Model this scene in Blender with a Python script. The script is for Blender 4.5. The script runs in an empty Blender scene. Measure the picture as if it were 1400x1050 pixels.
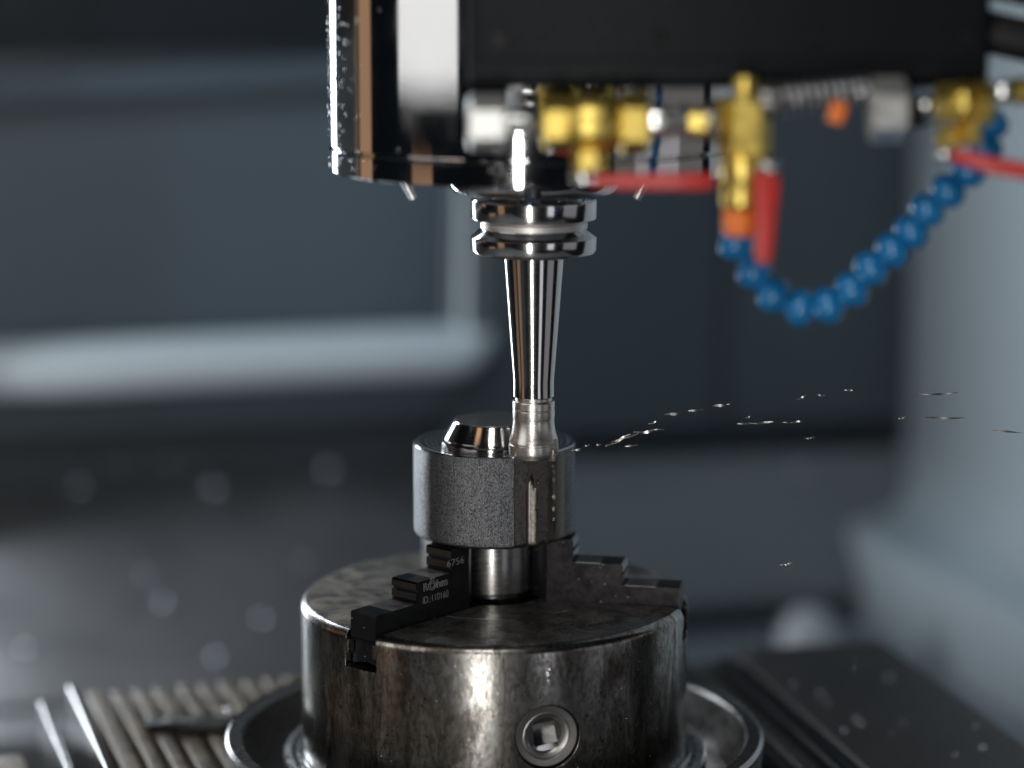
import bpy, bmesh, math, random
from math import pi, sin, cos, radians, sqrt, atan2, hypot
from mathutils import Vector, Matrix
random.seed(7)
S = bpy.context.scene
COL = S.collection

# ------------------------------------------------------------------ camera
cam_d = bpy.data.cameras.new('camera'); cam = bpy.data.objects.new('camera', cam_d); COL.objects.link(cam)
cam.location = (0.0091, -1.2672, 0.3381)
cam.rotation_euler = (radians(90 - 10.2), 0, 0)
cam_d.sensor_width = 36; cam_d.lens = 88.71
cam_d.clip_start = 0.02; cam_d.clip_end = 30
cam_d.dof.use_dof = True; cam_d.dof.focus_distance = 1.248; cam_d.dof.aperture_fstop = 2.0
S.camera = cam

# ------------------------------------------------------------------ world, exposure
W = bpy.data.worlds.new('World'); S.world = W; W.use_nodes = True
W.node_tree.nodes['Background'].inputs[0].default_value = (0.55, 0.75, 1.0, 1)
W.node_tree.nodes['Background'].inputs[1].default_value = 0.006
S.view_settings.view_transform = 'Standard'; S.view_settings.look = 'None'
S.view_settings.exposure = 0.0; S.view_settings.gamma = 1.0
try: S.view_settings.use_curve_mapping = False
except Exception: pass

# ------------------------------------------------------------------ lamps and added reflection cards (radiance L -> power)
def lamp(name, loc, target, sx, sy, L, color=(1, 1, 1), spread=180):
    d = bpy.data.lights.new(name, 'AREA'); d.shape = 'RECTANGLE'; d.size = sx; d.size_y = sy
    d.energy = L * pi * sx * sy; d.color = color; d.spread = radians(spread)
    o = bpy.data.objects.new(name, d); COL.objects.link(o)
    o.location = loc
    dr = Vector(target) - Vector(loc)
    # x of the lamp horizontal, y upright
    z = -dr.normalized(); x = Vector((0, 0, 1)).cross(z).normalized(); y = z.cross(x)
    m = Matrix((x, y, z)).transposed(); o.rotation_euler = m.to_euler()
    return o
def around(az, dist, z):            # az: degrees from the camera side, positive to the right
    a = radians(az); return (dist * sin(a), -dist * cos(a), z)
lamp('lamp_front_strip', around(-7.5, 1.45, -0.10), (0, 0, -0.10), 0.10, 1.10, 20.0, (1, 0.97, 0.93))
lamp('lamp_back_strip', (-0.475, 0.605, 0.10), (0, 0, 0.10), 0.13, 0.9, 13.0, (0.86, 0.93, 1))
lamp('lamp_window', around(-58, 1.60, 0.72), (0, 0, 0.72), 1.05, 1.10, 1.05, (1, 0.99, 0.97))
lamp('card_warm_side', around(-102, 1.3, 0.31), (0, 0, 0.31), 0.24, 0.6, 0.36, (1, 0.58, 0.33))  # added: stands in for brown surroundings mirrored in the spindle
lamp('card_warm_far', around(-115, 1.3, 0.31), (0, 0, 0.31), 0.34, 0.6, 0.09, (1, 0.68, 0.46))  # added dimmer brown band for the spindle's left reflections
lamp('card_warm_low', around(-61, 1.5, -0.30), (0, 0, -0.2), 0.34, 0.8, 0.34, (1, 0.58, 0.33))  # added brown card, mirrored below the window band on the spindle
lamp('card_right_strip', around(30, 1.4, -0.08), (0, 0, -0.08), 0.28, 0.46, 0.8, (0.95, 0.95, 1))  # unseen grey card added for stripes on the tool's right half
lamp('card_right_wide', around(68, 1.4, -0.08), (0, 0, -0.08), 0.70, 0.46, 0.22, (0.95, 0.93, 1))  # broad grey card, added so the tool's right side reads grey
lamp('lamp_overhead_front', (-0.12, -0.95, 0.98), (0, 0, 0.08), 0.17, 0.42, 15.0, (1, 0.98, 0.95))
lamp('card_warm_top', around(-48, 1.2, 0.98), (0, 0, 0.08), 0.26, 0.5, 0.9, (1, 0.60, 0.36))  # added warm card giving brown stripes on the boss cone
lamp('lamp_enclosure', (-0.06, 0.06, 0.80), (0.06, 0.85, 0.03), 0.40, 0.15, 2.9, (0.60, 0.83, 1), 80)
lamp('fill_right_dim', around(72, 1.4, 0.22), (0, 0, 0.22), 1.60, 0.36, 0.13, (1, 0.93, 0.88))  # added fill so the spindle's right side reads less black
lamp('card_warm_jaw', around(-82, 1.3, -0.30), (0, 0, -0.05), 0.34, 0.26, 0.30, (1, 0.66, 0.42))  # added warm card putting brown reflections on the jaw risers

# ------------------------------------------------------------------ helpers
def finish(bm, name, smooth=30):
    bmesh.ops.recalc_face_normals(bm, faces=bm.faces)
    me = bpy.data.meshes.new(name); bm.to_mesh(me); bm.free()
    if smooth:
        me.shade_smooth(); me.set_sharp_from_angle(angle=radians(smooth))
    return me
def link(name, me, mats, parent=None):
    o = bpy.data.objects.new(name, me); COL.objects.link(o)
    for m in (mats if isinstance(mats, (list, tuple)) else [mats]): me.materials.append(m)
    if parent is not None: attach(o, parent)
    return o
def attach(o, parent):
    o.parent = parent
    T = Matrix.Identity(4); p = parent
    while p is not None:
        T = p.matrix_basis if p.parent is None else T
        p = p.parent
    if parent.parent is None:
        o.matrix_parent_inverse = Matrix.Translation(parent.location).inverted()
def obj(name, bm, mats, parent=None, smooth=30): return link(name, finish(bm, name, smooth), mats, parent)
def tag(o, label, cat, group=None):
    o['label'] = label; o['category'] = cat
    if group: o['group'] = group
    return o
def thing(name, loc, label, cat, group=None):
    o = bpy.data.objects.new(name, None); COL.objects.link(o); o.location = loc; o.empty_display_size = 0.02
    return tag(o, label, cat, group)
def struct(o): o['kind'] = 'structure'; return o

def lathe(bm, prof, seg=96, M=None, a0=0.0, a1=2 * pi, cap=False):
    """prof: (radius, height) list; turned round local z."""
    M = M or Matrix.Identity(4); full = abs(a1 - a0 - 2 * pi) < 1e-6
    n = seg if full else seg + 1
    rings = []
    for r, z in prof:
        if r < 1e-7: rings.append([bm.verts.new(M @ Vector((0, 0, z)))])
        else: rings.append([bm.verts.new(M @ Vector((r * cos(a0 + (a1 - a0) * i / seg), r * sin(a0 + (a1 - a0) * i / seg), z))) for i in range(n)])
    for A, B in zip(rings, rings[1:]):
        for i in range(seg):
            j = (i + 1) % n if full else i + 1
            if len(A) == 1 and len(B) == 1: continue
            if len(A) == 1: bm.faces.new((A[0], B[i], B[j]))
            elif len(B) == 1: bm.faces.new((A[i], A[j], B[0]))
            else: bm.faces.new((A[i], A[j], B[j], B[i]))
    if cap and not full:
        for k in (0, -1): bm.faces.new([r[k] for r in rings])
    return bm
def box(bm, x0, x1, y0, y1, z0, z1, M=None, bev=0.0):
    M = M or Matrix.Identity(4)
    v = [bm.verts.new(M @ Vector((x, y, z))) for z in (z0, z1) for y in (y0, y1) for x in (x0, x1)]
    fs = [bm.faces.new([v[i] for i in f]) for f in ((0, 2, 3, 1), (4, 5, 7, 6), (0, 1, 5, 4), (2, 6, 7, 3), (0, 4, 6, 2), (1, 3, 7, 5))]
    if bev:
        es = list({e for f in fs for e in f.edges})
        bmesh.ops.bevel(bm, geom=es, offset=bev, segments=3, affect='EDGES', profile=0.5)
    return bm
def prism(bm, pts, h0, h1, M=None, bev=0.0, seg=2):
    """polygon pts (a, b) in local xy, from z=h0 to h1."""
    M = M or Matrix.Identity(4)
    A = [bm.verts.new(M @ Vector((a, b, h0))) for a, b in pts]; B = [bm.verts.new(M @ Vector((a, b, h1))) for a, b in pts]
    fs = [bm.faces.new(A[::-1]), bm.faces.new(B)]
    n = len(pts)
    for i in range(n): fs.append(bm.faces.new((A[i], A[(i + 1) % n], B[(i + 1) % n], B[i])))
    if bev:
        es = list({e for f in fs for e in f.edges})
        bmesh.ops.bevel(bm, geom=es, offset=bev, segments=seg, affect='EDGES', profile=0.5)
    return bm
def frame(o, x, z):
    """matrix with local x and z along the given directions."""
    x = Vector(x).normalized(); z = Vector(z).normalized(); y = z.cross(x).normalized(); x = y.cross(z)
    m = Matrix((x, y, z)).transposed().to_4x4(); m.translation = Vector(o); return m
def axis_frame(o, d):
    d = Vector(d).normalized(); h = Vector((0, 0, 1)) if abs(d.z) < 0.9 else Vector((1, 0, 0))
    return frame(o, h.cross(d), d)
def hexnut(bm, r, h0, h1, M, ch=0.0008):
    """six-sided nut with chamfered corners along local z."""
    lathe(bm, [(0, h0), (r * 0.86, h0), (r, h0 + ch * 1.3), (r, h1 - ch * 1.3), (r * 0.86, h1), (0, h1)], 6, M)
def tube(bm, pts, r, seg=16, cap=True):
    pts = [Vector(p) for p in pts]; rings = []
    up = Vector((0, 0, 1))
    for i, p in enumerate(pts):
        d = (pts[min(i + 1, len(pts) - 1)] - pts[max(i - 1, 0)]).normalized()
        a = up.cross(d)
        if a.length < 1e-4: a = Vector((1, 0, 0)).cross(d)
        a.normalize(); b = d.cross(a)
        rr = r[i] if isinstance(r, (list, tuple)) else r
        rings.append([bm.verts.new(p + (a * cos(2 * pi * k / seg) + b * sin(2 * pi * k / seg)) * rr) for k in range(seg)])
    for A, B in zip(rings, rings[1:]):
        for k in range(seg): bm.faces.new((A[k], A[(k + 1) % seg], B[(k + 1) % seg], B[k]))
    if cap: bm.faces.new(rings[0][::-1]); bm.faces.new(rings[-1])
    return bm
def boolean(me, cutters):
    """me minus cutters (meshes), returns a new mesh."""
    o = bpy.data.objects.new('tmp', me); COL.objects.link(o); tmp = [o]
    for c in cutters:
        k = bpy.data.objects.new('tmpc', c); COL.objects.link(k); tmp.append(k)
        m = o.modifiers.new('b', 'BOOLEAN'); m.operation = 'DIFFERENCE'; m.solver = 'EXACT'; m.object = k
    bpy.context.view_layer.update()
    dg = bpy.context.evaluated_depsgraph_get()
    out = bpy.data.meshes.new_from_object(o.evaluated_get(dg))
    for t in tmp: bpy.data.objects.remove(t)
    return out
def smoothed(me, ang=30):
    me.shade_smooth(); me.set_sharp_from_angle(angle=radians(ang)); return me

# ------------------------------------------------------------------ materials
class NT:
    def __init__(s, name):
        s.m = bpy.data.materials.new(name); s.m.use_nodes = True; s.t = s.m.node_tree; s.n = s.t.nodes
        s.b = s.n['Principled BSDF']; s.co = s.n.new('ShaderNodeTexCoord').outputs['Object']
    def lk(s, a, b): s.t.links.new(a, b)
    def set(s, k, v):
        i = s.b.inputs[k]
        if hasattr(v, 'is_output'): s.lk(v, i)
        else: i.default_value = (*v, 1) if isinstance(v, tuple) and len(v) == 3 else v
    def map(s, sc=(1, 1, 1), loc=(0, 0, 0), src=None):
        n = s.n.new('ShaderNodeMapping'); n.inputs['Scale'].default_value = sc; n.inputs['Location'].default_value = loc
        s.lk(src or s.co, n.inputs['Vector']); return n.outputs[0]
    def noise(s, scale, detail=4, rough=0.55, vec=None, dist=0.0):
        n = s.n.new('ShaderNodeTexNoise'); n.inputs['Scale'].default_value = scale; n.inputs['Detail'].default_value = detail
        n.inputs['Roughness'].default_value = rough; n.inputs['Distortion'].default_value = dist
        s.lk(vec or s.co, n.inputs['Vector']); return n.outputs['Fac']
    def voro(s, scale, vec=None, feat='F1'):
        n = s.n.new('ShaderNodeTexVoronoi'); n.inputs['Scale'].default_value = scale; n.feature = feat
        s.lk(vec or s.co, n.inputs['Vector']); return n.outputs['Distance']
    def ramp(s, f, stops, interp='LINEAR'):
        n = s.n.new('ShaderNodeValToRGB'); n.color_ramp.interpolation = interp; e = n.color_ramp.elements
        while len(e) < len(stops): e.new(0.5)
        for k, (p, c) in zip(e, stops):
            k.position = p; k.color = (c, c, c, 1) if not isinstance(c, tuple) else (*c, 1)
        s.lk(f, n.inputs[0]); return n.outputs[0]
    def mix(s, f, a, b, mode='MIX'):
        n = s.n.new('ShaderNodeMix'); n.data_type = 'RGBA'; n.blend_type = mode
        for k, v in ((0, f), (6, a), (7, b)):
            if hasattr(v, 'is_output'): s.lk(v, n.inputs[k])
            else: n.inputs[k].default_value = v if k == 0 else (*v, 1)
        return n.outputs[2]
    def math(s, op, a, b=0.0):
        n = s.n.new('ShaderNodeMath'); n.operation = op
        for i, v in enumerate((a, b)):
            if hasattr(v, 'is_output'): s.lk(v, n.inputs[i])
            else: n.inputs[i].default_value = v
        return n.outputs[0]
    def bump(s, h, strength=0.3, dist=0.0005):
        n = s.n.new('ShaderNodeBump'); n.inputs['Strength'].default_value = strength; n.inputs['Distance'].default_value = dist
        s.lk(h, n.inputs['Height']); s.lk(n.outputs[0], s.b.inputs['Normal'])
def plain(name, col, rough=0.5, metal=0.0, rv=0.0, ns=200, bump=0.0, coat=0.0):
    t = NT(name); t.set('Base Color', col); t.set('Metallic', metal)
    if rv:
        f = t.noise(ns, 5); t.set('Roughness', t.ramp(f, [(0.3, rough - rv), (0.7, rough + rv)]))
        t.set('Base Color', t.mix(f, tuple(c * 0.82 for c in col), tuple(min(1, c * 1.15) for c in col)))
        if bump: t.bump(f, bump)
    else: t.set('Roughness', rough)
    if coat: t.set('Coat Weight', coat); t.set('Coat Roughness', 0.1)
    return t.m

def m_chrome():
    t = NT('polished spindle steel'); f = t.noise(60, 6); g = t.noise(900, 2)
    t.set('Metallic', 1.0); t.set('Base Color', (0.74, 0.74, 0.75))
    t.set('Roughness', t.ramp(f, [(0.35, 0.035), (0.7, 0.085)])); t.bump(g, 0.01, 0.0002); return t.m
def m_tool():
    t = NT('ground tool steel'); v = t.map((1, 1, 60)); f = t.noise(120, 3, vec=v)
    t.set('Metallic', 1.0); t.set('Base Color', (0.66, 0.65, 0.645)); t.set('Roughness', t.ramp(f, [(0.3, 0.09), (0.7, 0.17)]))
    t.bump(f, 0.02, 0.0002); return t.m
def m_turned(name, col, r0, r1, b=0.06):
    t = NT(name); v = t.map((0.25, 0.25, 9)); f = t.noise(500, 3, vec=v); g = t.noise(350, 4)
    t.set('Metallic', 1.0); t.set('Base Color', t.mix(g, tuple(c * 0.8 for c in col), col))
    t.set('Roughness', t.ramp(f, [(0.3, r0), (0.7, r1)])); t.bump(f, b, 0.0003); return t.m
def m_chuck(name='worn chuck steel', k=1.0, dr=0.0, film=0.0):
    t = NT(name)
    vs = t.map((1, 1, 0.28)); a = t.noise(75, 7, 0.62, vs, 0.6); b = t.noise(28, 5, 0.6, t.map((1, 1, 0.6), (0.3, 0.1, 0)))
    p = t.voro(330); pits = t.math('LESS_THAN', p, 0.16); gate = t.math('GREATER_THAN', t.noise(90, 3), 0.52); pits = t.math('MULTIPLY', pits, gate)
    base = t.mix(t.ramp(a, [(0.38, 0.0), (0.60, 1.0)]), (0.14 * k, 0.131 * k, 0.118 * k), (0.56 * k, 0.55 * k, 0.525 * k))
    base = t.mix(t.ramp(b, [(0.60, 0.0), (0.76, 0.6)]), base, (0.15 * k, 0.085 * k, 0.037 * k))
    fine = t.noise(520, 6, 0.7, t.map((1, 1, 0.45))); base = t.mix(t.ramp(fine, [(0.40, 0.55), (0.56, 0.0)]), base, (0.05, 0.042, 0.034)); spot = t.ramp(t.noise(160, 3, 0.5), [(0.66, 0.0), (0.70, 0.6)]); base = t.mix(spot, base, (0.42, 0.40, 0.36)); base = t.mix(pits, base, (0.03, 0.022, 0.015))
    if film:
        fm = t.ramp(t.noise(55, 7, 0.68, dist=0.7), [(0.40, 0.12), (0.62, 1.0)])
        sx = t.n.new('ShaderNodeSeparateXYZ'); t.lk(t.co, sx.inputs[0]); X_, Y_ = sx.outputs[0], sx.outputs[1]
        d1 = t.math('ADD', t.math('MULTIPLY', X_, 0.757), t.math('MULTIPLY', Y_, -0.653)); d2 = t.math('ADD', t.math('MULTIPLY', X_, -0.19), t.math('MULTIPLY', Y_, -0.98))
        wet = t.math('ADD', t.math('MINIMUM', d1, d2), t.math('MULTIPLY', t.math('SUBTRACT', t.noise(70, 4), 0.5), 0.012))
        fm = t.math('MULTIPLY', fm, t.ramp(wet, [(0.0, 1.0), (0.006, 0.08)]))      # dried film fades out between the two front jaws
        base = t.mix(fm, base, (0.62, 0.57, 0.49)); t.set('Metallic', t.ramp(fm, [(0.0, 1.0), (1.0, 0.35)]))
    else: t.set('Metallic', 1.0)
    t.set('Base Color', base)
    t.set('Roughness', t.ramp(a, [(0.3, 0.34 + dr), (0.55, 0.22 + dr), (0.75, 0.27 + dr)]))
    h = t.math('SUBTRACT', t.noise(700, 4), t.math('MULTIPLY', pits, 1.5)); t.bump(h, 0.10, 0.0004)
    bv = t.n.new('ShaderNodeBevel'); bv.samples = 4; bv.inputs['Radius'].default_value = 0.0006
    for n in t.n:
        if n.type == 'BUMP': t.lk(bv.outputs[0], n.inputs['Normal'])
    return t.m
def m_forged():
    t = NT('rough forged steel'); v = t.map((1, 1, 0.55)); a = t.noise(2000, 3, 0.6, v); c = t.noise(420, 4, 0.6, t.map((1, 1, 0.35)), 0.6); b = t.noise(45, 5, 0.6, t.map((1, 1, 0.4)))
    t.set('Metallic', 1.0)
    g = t.math('ADD', t.math('MULTIPLY', a, 0.82), t.math('MULTIPLY', c, 0.18))
    col = t.mix(t.ramp(g, [(0.40, 0.0), (0.60, 1.0)]), (0.055, 0.058, 0.064), (0.28, 0.29, 0.305))
    t.set('Base Color', t.mix(t.ramp(b, [(0.45, 0.0), (0.7, 0.22)]), col, (0.10, 0.10, 0.105)))
    t.set('Roughness', t.ramp(b, [(0.3, 0.27), (0.7, 0.38)]))
    t.bump(t.math('ADD', a, t.math('MULTIPLY', c, 0.3)), 0.60, 0.0007); return t.m
def m_milled():
    t = NT('freshly milled steel'); v = t.map((1, 1, 0.5)); w = t.noise(260, 4, 0.6, v, 1.5); l = t.noise(900, 2, vec=t.map((0.4, 0.4, 1)))
    t.set('Metallic', 1.0); t.set('Base Color', t.mix(w, (0.12, 0.105, 0.092), (0.30, 0.275, 0.25)))
    t.set('Roughness', t.ramp(w, [(0.3, 0.22), (0.7, 0.45)])); t.bump(l, 0.30, 0.0006); return t.m
def m_black(name='black oxide steel', speck=True, film=0.0):
    t = NT(name); f = t.noise(160, 5); p = t.voro(300); d = t.math('LESS_THAN', p, 0.085); d = t.math('MULTIPLY', d, t.math('GREATER_THAN', t.noise(140, 2), 0.55))
    col = t.mix(f, (0.005, 0.006, 0.007), (0.013, 0.014, 0.016))
    if film:
        g = t.ramp(t.noise(120, 7, 0.65, dist=0.8), [(0.40, 0.0), (0.70, 1.0)])
        col = t.mix(t.math('MULTIPLY', g, film), col, (0.20, 0.175, 0.19)); col = t.mix(0.06, col, (0.13, 0.10, 0.11))
    t.set('Base Color', t.mix(d, col, (0.75, 0.75, 0.75))); t.set('Roughness', t.ramp(f, [(0.3, 0.26), (0.7, 0.42)]))
    t.set('Specular IOR Level', 0.12 if film else 0.25); t.bump(t.math('ADD', f, d), 0.12, 0.0004); return t.m
def m_paint(name, c0, c1, rough=0.45, s=6, metal=0.0):
    t = NT(name); f = t.noise(s, 5, 0.6); g = t.noise(s * 14, 4)
    t.set('Base Color', t.mix(f, c0, c1)); t.set('Roughness', t.ramp(g, [(0.3, rough - 0.08), (0.7, rough + 0.1)])); t.set('Metallic', metal)
    return t.m
def m_brass():
    t = NT('brass'); f = t.noise(260, 4); t.set('Metallic', 1.0); t.set('Base Color', t.mix(f, (0.72, 0.53, 0.10), (0.90, 0.70, 0.22)))
    t.set('Roughness', t.ramp(f, [(0.3, 0.27), (0.7, 0.42)])); t.bump(f, 0.05, 0.0004); return t.m
def m_pallet():
    t = NT('stained pallet iron'); a = t.noise(70, 6, 0.65); b = t.noise(22, 4)
    c = t.mix(t.ramp(a, [(0.35, 0.0), (0.65, 1.0)]), (0.025, 0.019, 0.013), (0.24, 0.185, 0.125)); c = t.mix(t.ramp(b, [(0.55, 0.0), (0.75, 0.7)]), c, (0.20, 0.12, 0.045))
    t.set('Base Color', c); t.set('Metallic', 0.3); t.set('Roughness', t.ramp(a, [(0.3, 0.42), (0.7, 0.62)])); t.bump(a, 0.15, 0.0006); return t.m
def m_wetcover():
    t = NT('wet brown grey cover'); a = t.noise(9, 6, 0.6, dist=0.5); b = t.noise(160, 4)
    t.set('Base Color', t.mix(a, (0.065, 0.068, 0.074), (0.155, 0.155, 0.158))); t.set('Roughness', t.ramp(a, [(0.35, 0.28), (0.7, 0.52)])); t.set('Metallic', 0.25)
    t.bump(b, 0.25, 0.002); return t.m
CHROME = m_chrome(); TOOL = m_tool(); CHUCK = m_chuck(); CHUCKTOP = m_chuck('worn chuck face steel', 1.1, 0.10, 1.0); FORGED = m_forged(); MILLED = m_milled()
BLACK = m_black(); BLACKFILM = m_black('filmed black steel', True, 0.26)
TURNED = m_turned('turned bright steel', (0.62, 0.62, 0.62), 0.10, 0.2); POLISH = m_turned('polished turned steel', (0.66, 0.66, 0.66), 0.06, 0.12, 0.03); STEM = m_turned('turned stem steel', (0.50, 0.50, 0.49), 0.17, 0.3, 0.04)
CUTTER = m_turned('satin cutter steel', (0.90, 0.88, 0.85), 0.24, 0.36); SATIN = m_turned('satin groove steel', (0.88, 0.86, 0.83), 0.42, 0.55, 0.03); PAD = m_turned('ground jaw step', (0.42, 0.41, 0.40), 0.32, 0.5, 0.1)
BRASS = m_brass(); NICKEL = plain('nickel plate', (0.70, 0.71, 0.70), 0.18, 1.0, 0.06, 300); ZINC = plain('zinc grey nut', (0.66, 0.67, 0.66), 0.36, 0.75, 0.08, 300)
RED = plain('red vinyl', (0.55, 0.032, 0.026), 0.38, 0, 0.06, 120); ORANGE = plain('orange plastic', (0.85, 0.20, 0.03), 0.4)
BLUE = plain('blue plastic', (0.006, 0.18, 0.46), 0.24, 0, 0.05, 200, coat=0.4)
RING = m_turned('bright flange steel', (0.55, 0.55, 0.55), 0.2, 0.38); TRAY = m_black('dark wet steel', False); GAP = plain('deep oily bore', (0.012, 0.011, 0.010), 0.35)
RIM = plain('greased tray rim', (0.16, 0.155, 0.15), 0.30, 0.8, 0.1, 260, 0.2)
PALLET = m_pallet(); WETCOVER = m_wetcover()
WALL = m_paint('grey blue wall paint', (0.078, 0.106, 0.132), (0.09, 0.121, 0.149)); DARKWALL = m_paint('dark wall panel', (0.055, 0.070, 0.086), (0.066, 0.083, 0.101))
FRAME = m_paint('light grey frame paint', (0.64, 0.71, 0.76), (0.69, 0.76, 0.80), 0.35); SIDE = m_paint('pale side panel paint', (0.55, 0.63, 0.68), (0.61, 0.68, 0.72), 0.4)
SHADEDARK = m_paint('shade-dark upper panel', (0.009, 0.013, 0.018), (0.013, 0.018, 0.023), 0.4); HOUSING = m_paint('black housing paint', (0.004, 0.006, 0.008), (0.006, 0.0085, 0.011), 0.5, 30)
HOUSING.node_tree.nodes['Principled BSDF'].inputs['Specular IOR Level'].default_value = 0.15
GLINTPALE = m_paint('pale glint colour', (0.50, 0.53, 0.55), (0.56, 0.58, 0.60), 0.35)
RISER = plain('mirroring jaw riser', (0.16, 0.152, 0.145), 0.15, 1.0, 0.05, 400)
FLOOR = m_paint('pale tray floor', (0.18, 0.205, 0.23), (0.24, 0.268, 0.295), 0.35, 8)
SKIRT = m_paint('grey skirt panel', (0.13, 0.142, 0.15), (0.17, 0.182, 0.19), 0.4, 10); TABLE = m_paint('dark table cover', (0.028, 0.027, 0.028), (0.05, 0.049, 0.05), 0.5, 20, 0.0)
ENGRAVE = plain('laser engraving', (0.36, 0.36, 0.38), 0.5, 0.1); DROP = plain('coolant droplet', (0.75, 0.78, 0.82), 0.05, 0.85); CARB = plain('insert carbide', (0.55, 0.50, 0.42), 0.25, 1.0)
CHIP = plain('bright steel chip', (0.93, 0.90, 0.85), 0.36, 1.0); BRAIDM = plain('braid wire', (0.62, 0.63, 0.66), 0.28, 1.0); RUBBER = plain('black rubber', (0.012, 0.012, 0.013), 0.5)

# ================================================================== SETTING
YAW = radians(15); WO = Vector((-0.3967, 0.7038, 0.0))
WM = Matrix.Translation(WO) @ Matrix.Rotation(YAW, 4, 'Z')      # wall frame: x along the back wall, y into it
def wobj(name, bm, mat, smooth=30):
    o = obj(name, bm, mat, None, smooth); o.matrix_world = WM; return o
bm = bmesh.new(); box(bm, -0.9, 0.372, 0.020, 0.05, -0.062, 1.3); struct(wobj('back_wall', bm, WALL))
bm = bmesh.new(); box(bm, 0.372, 0.86, 0.012, 0.05, -0.085, 1.3); struct(wobj('back_wall', bm, DARKWALL))
bm = bmesh.new(); box(bm, 0.612, 0.80, -0.004, 0.009, -0.083, 1.3, None, 0.003); struct(wobj('wall_panel', bm, DARKWALL))
bm = bmesh.new(); box(bm, -0.9, 0.86, 0.060, 0.10, -0.13, 0.0); struct(wobj('wall_base', bm, DARKWALL))
# door with its rounded frame
door = thing('enclosure_door', WM @ Vector((0.0, 0.0, -0.06)), 'blurred grey machine door with pale rounded frame bars behind the spindle', 'door')
def wpart(name, bm, mat, parent, smooth=40):
    bm.transform(WM); return obj(name, bm, mat, parent, smooth)
def bar(bm, pts, r, flat=0.7):
    tube(bm, pts, r, 20)
arc = [(0.362 + 0.020 * sin(a), -0.012, 0.016 - 0.020 * cos(a)) for a in [i * pi / 2 / 8 for i in range(9)]]
bm = bmesh.new(); tube(bm, [(-0.9, -0.012, -0.004)] + arc + [(0.382, -0.012, 1.2)], [0.0235] + [0.0225 - 0.003 * i / 8 for i in range(9)] + [0.0195], 24)
wpart('lower_frame', bm, FRAME, door)
bm = bmesh.new(); box(bm, -0.9, 0.36, -0.008, 0.018, 0.203, 0.226, Matrix.Rotation(radians(-2.4), 4, 'Y'), 0.004); wpart('upper_rail', bm, WALL, door)
bm = bmesh.new(); box(bm, -0.9, 0.36, 0.000, 0.019, 0.245, 1.2, None, 0.003); wpart('shade_panel', bm, SHADEDARK, door)  # dark sheet: fading light on the upper wall put into the colour
# right hand side wall, coming towards the viewer, with a cove at its foot
e0 = WM @ Vector((0.778, -0.02, 0)); sd = Vector((0.30, -0.95, 0)).normalized(); sn = Vector((-sd.y, sd.x, 0)) * -1
def P(s, off, z): q = e0 + sd * s + sn * off; return Vector((q.x, q.y, z))
bm = bmesh.new(); prof = [(0.0, 1.3), (0.0, -0.10)] + [(0.05 - 0.05 * cos(a), -0.10 - 0.06 * sin(a)) for a in [i * pi / 2 / 8 for i in range(1, 9)]] + [(0.075, -0.165), (0.08, -0.26)]
rows = []
for s_ in (-0.02, 0.2, 0.45, 0.8): rows.append([bm.verts.new(P(s_, o_, z_)) for o_, z_ in prof])
for A, B in zip(rows, rows[1:]):
    for i in range(len(prof) - 1): bm.faces.new((A[i], A[i + 1], B[i + 1], B[i]))
o = struct(obj('side_wall', bm, SIDE, None, 40)); m_ = o.modifiers.new('thick', 'SOLIDIFY'); m_.thickness = 0.012; m_.offset = 1
# sloped covers below the back wall and the ledge
def slab(name, pts, t, mat, bev=0.004):
    """pts: four corners in order, slab of thickness t below them."""
    bm = bmesh.new(); n = (Vector(pts[1]) - Vector(pts[0])).cross(Vector(pts[2]) - Vector(pts[0])).normalized()
    if n.z < 0: n = -n
    A = [bm.verts.new(Vector(p)) for p in pts]; B = [bm.verts.new(Vector(p) - n * t) for p in pts]
    fs = [bm.faces.new(A), bm.faces.new(B[::-1])] + [bm.faces.new((A[i], B[i], B[(i + 1) % 4], A[(i + 1) % 4])) for i in range(4)]
    bmesh.ops.bevel(bm, geom=list({e for f in fs for e in f.edges}), offset=bev, segments=3, affect='EDGES')
    return obj(name, bm, mat, None, 40)
w = lambda x, y, z: tuple(WM @ Vector((x, y, z)))
struct(slab('sloped_cover', [w(-0.9, 0.03, -0.108), w(0.40, 0.03, -0.112), w(0.40, -0.26, -0.205), w(-0.9, -0.26, -0.205)], 0.02, WETCOVER))
struct(slab('sloped_skirt', [w(0.405, 0.0, -0.100), w(0.79, 0.0, -0.108), w(0.79, -0.09, -0.215), w(0.405, -0.09, -0.215)], 0.02, SKIRT))
bm = bmesh.new(); box(bm, -1.2, 0.86, -1.6, 0.15, -0.262, -0.240); struct(wobj('floor', bm, FLOOR))
bm = bmesh.new(); box(bm, -0.9, 0.395, -0.33, -0.262, -0.238, -0.206, None, 0.006); struct(wobj('ledge', bm, SKIRT))

dome = thing('pale_glint', (0.243, 0.66, -0.24), 'pale rounded knob on the ledge behind the right table cover', 'glint')  # added pale dome: a blurred highlight put into shape and colour
MD = Matrix.Translation((0.243, 0.66, 0))
bm = bmesh.new(); lathe(bm, [(0, -0.2398), (0.024, -0.2398), (0.024, -0.216), (0.022, -0.204), (0.016, -0.194), (0.008, -0.189), (0, -0.188)], 40, MD); obj('cap', bm, GLINTPALE, dome)
bm = bmesh.new(); lathe(bm, [(0.0245, -0.2397), (0.034, -0.2397), (0.034, -0.232), (0.0245, -0.229)], 40, MD); obj('collar', bm, FRAME, dome)

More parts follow.
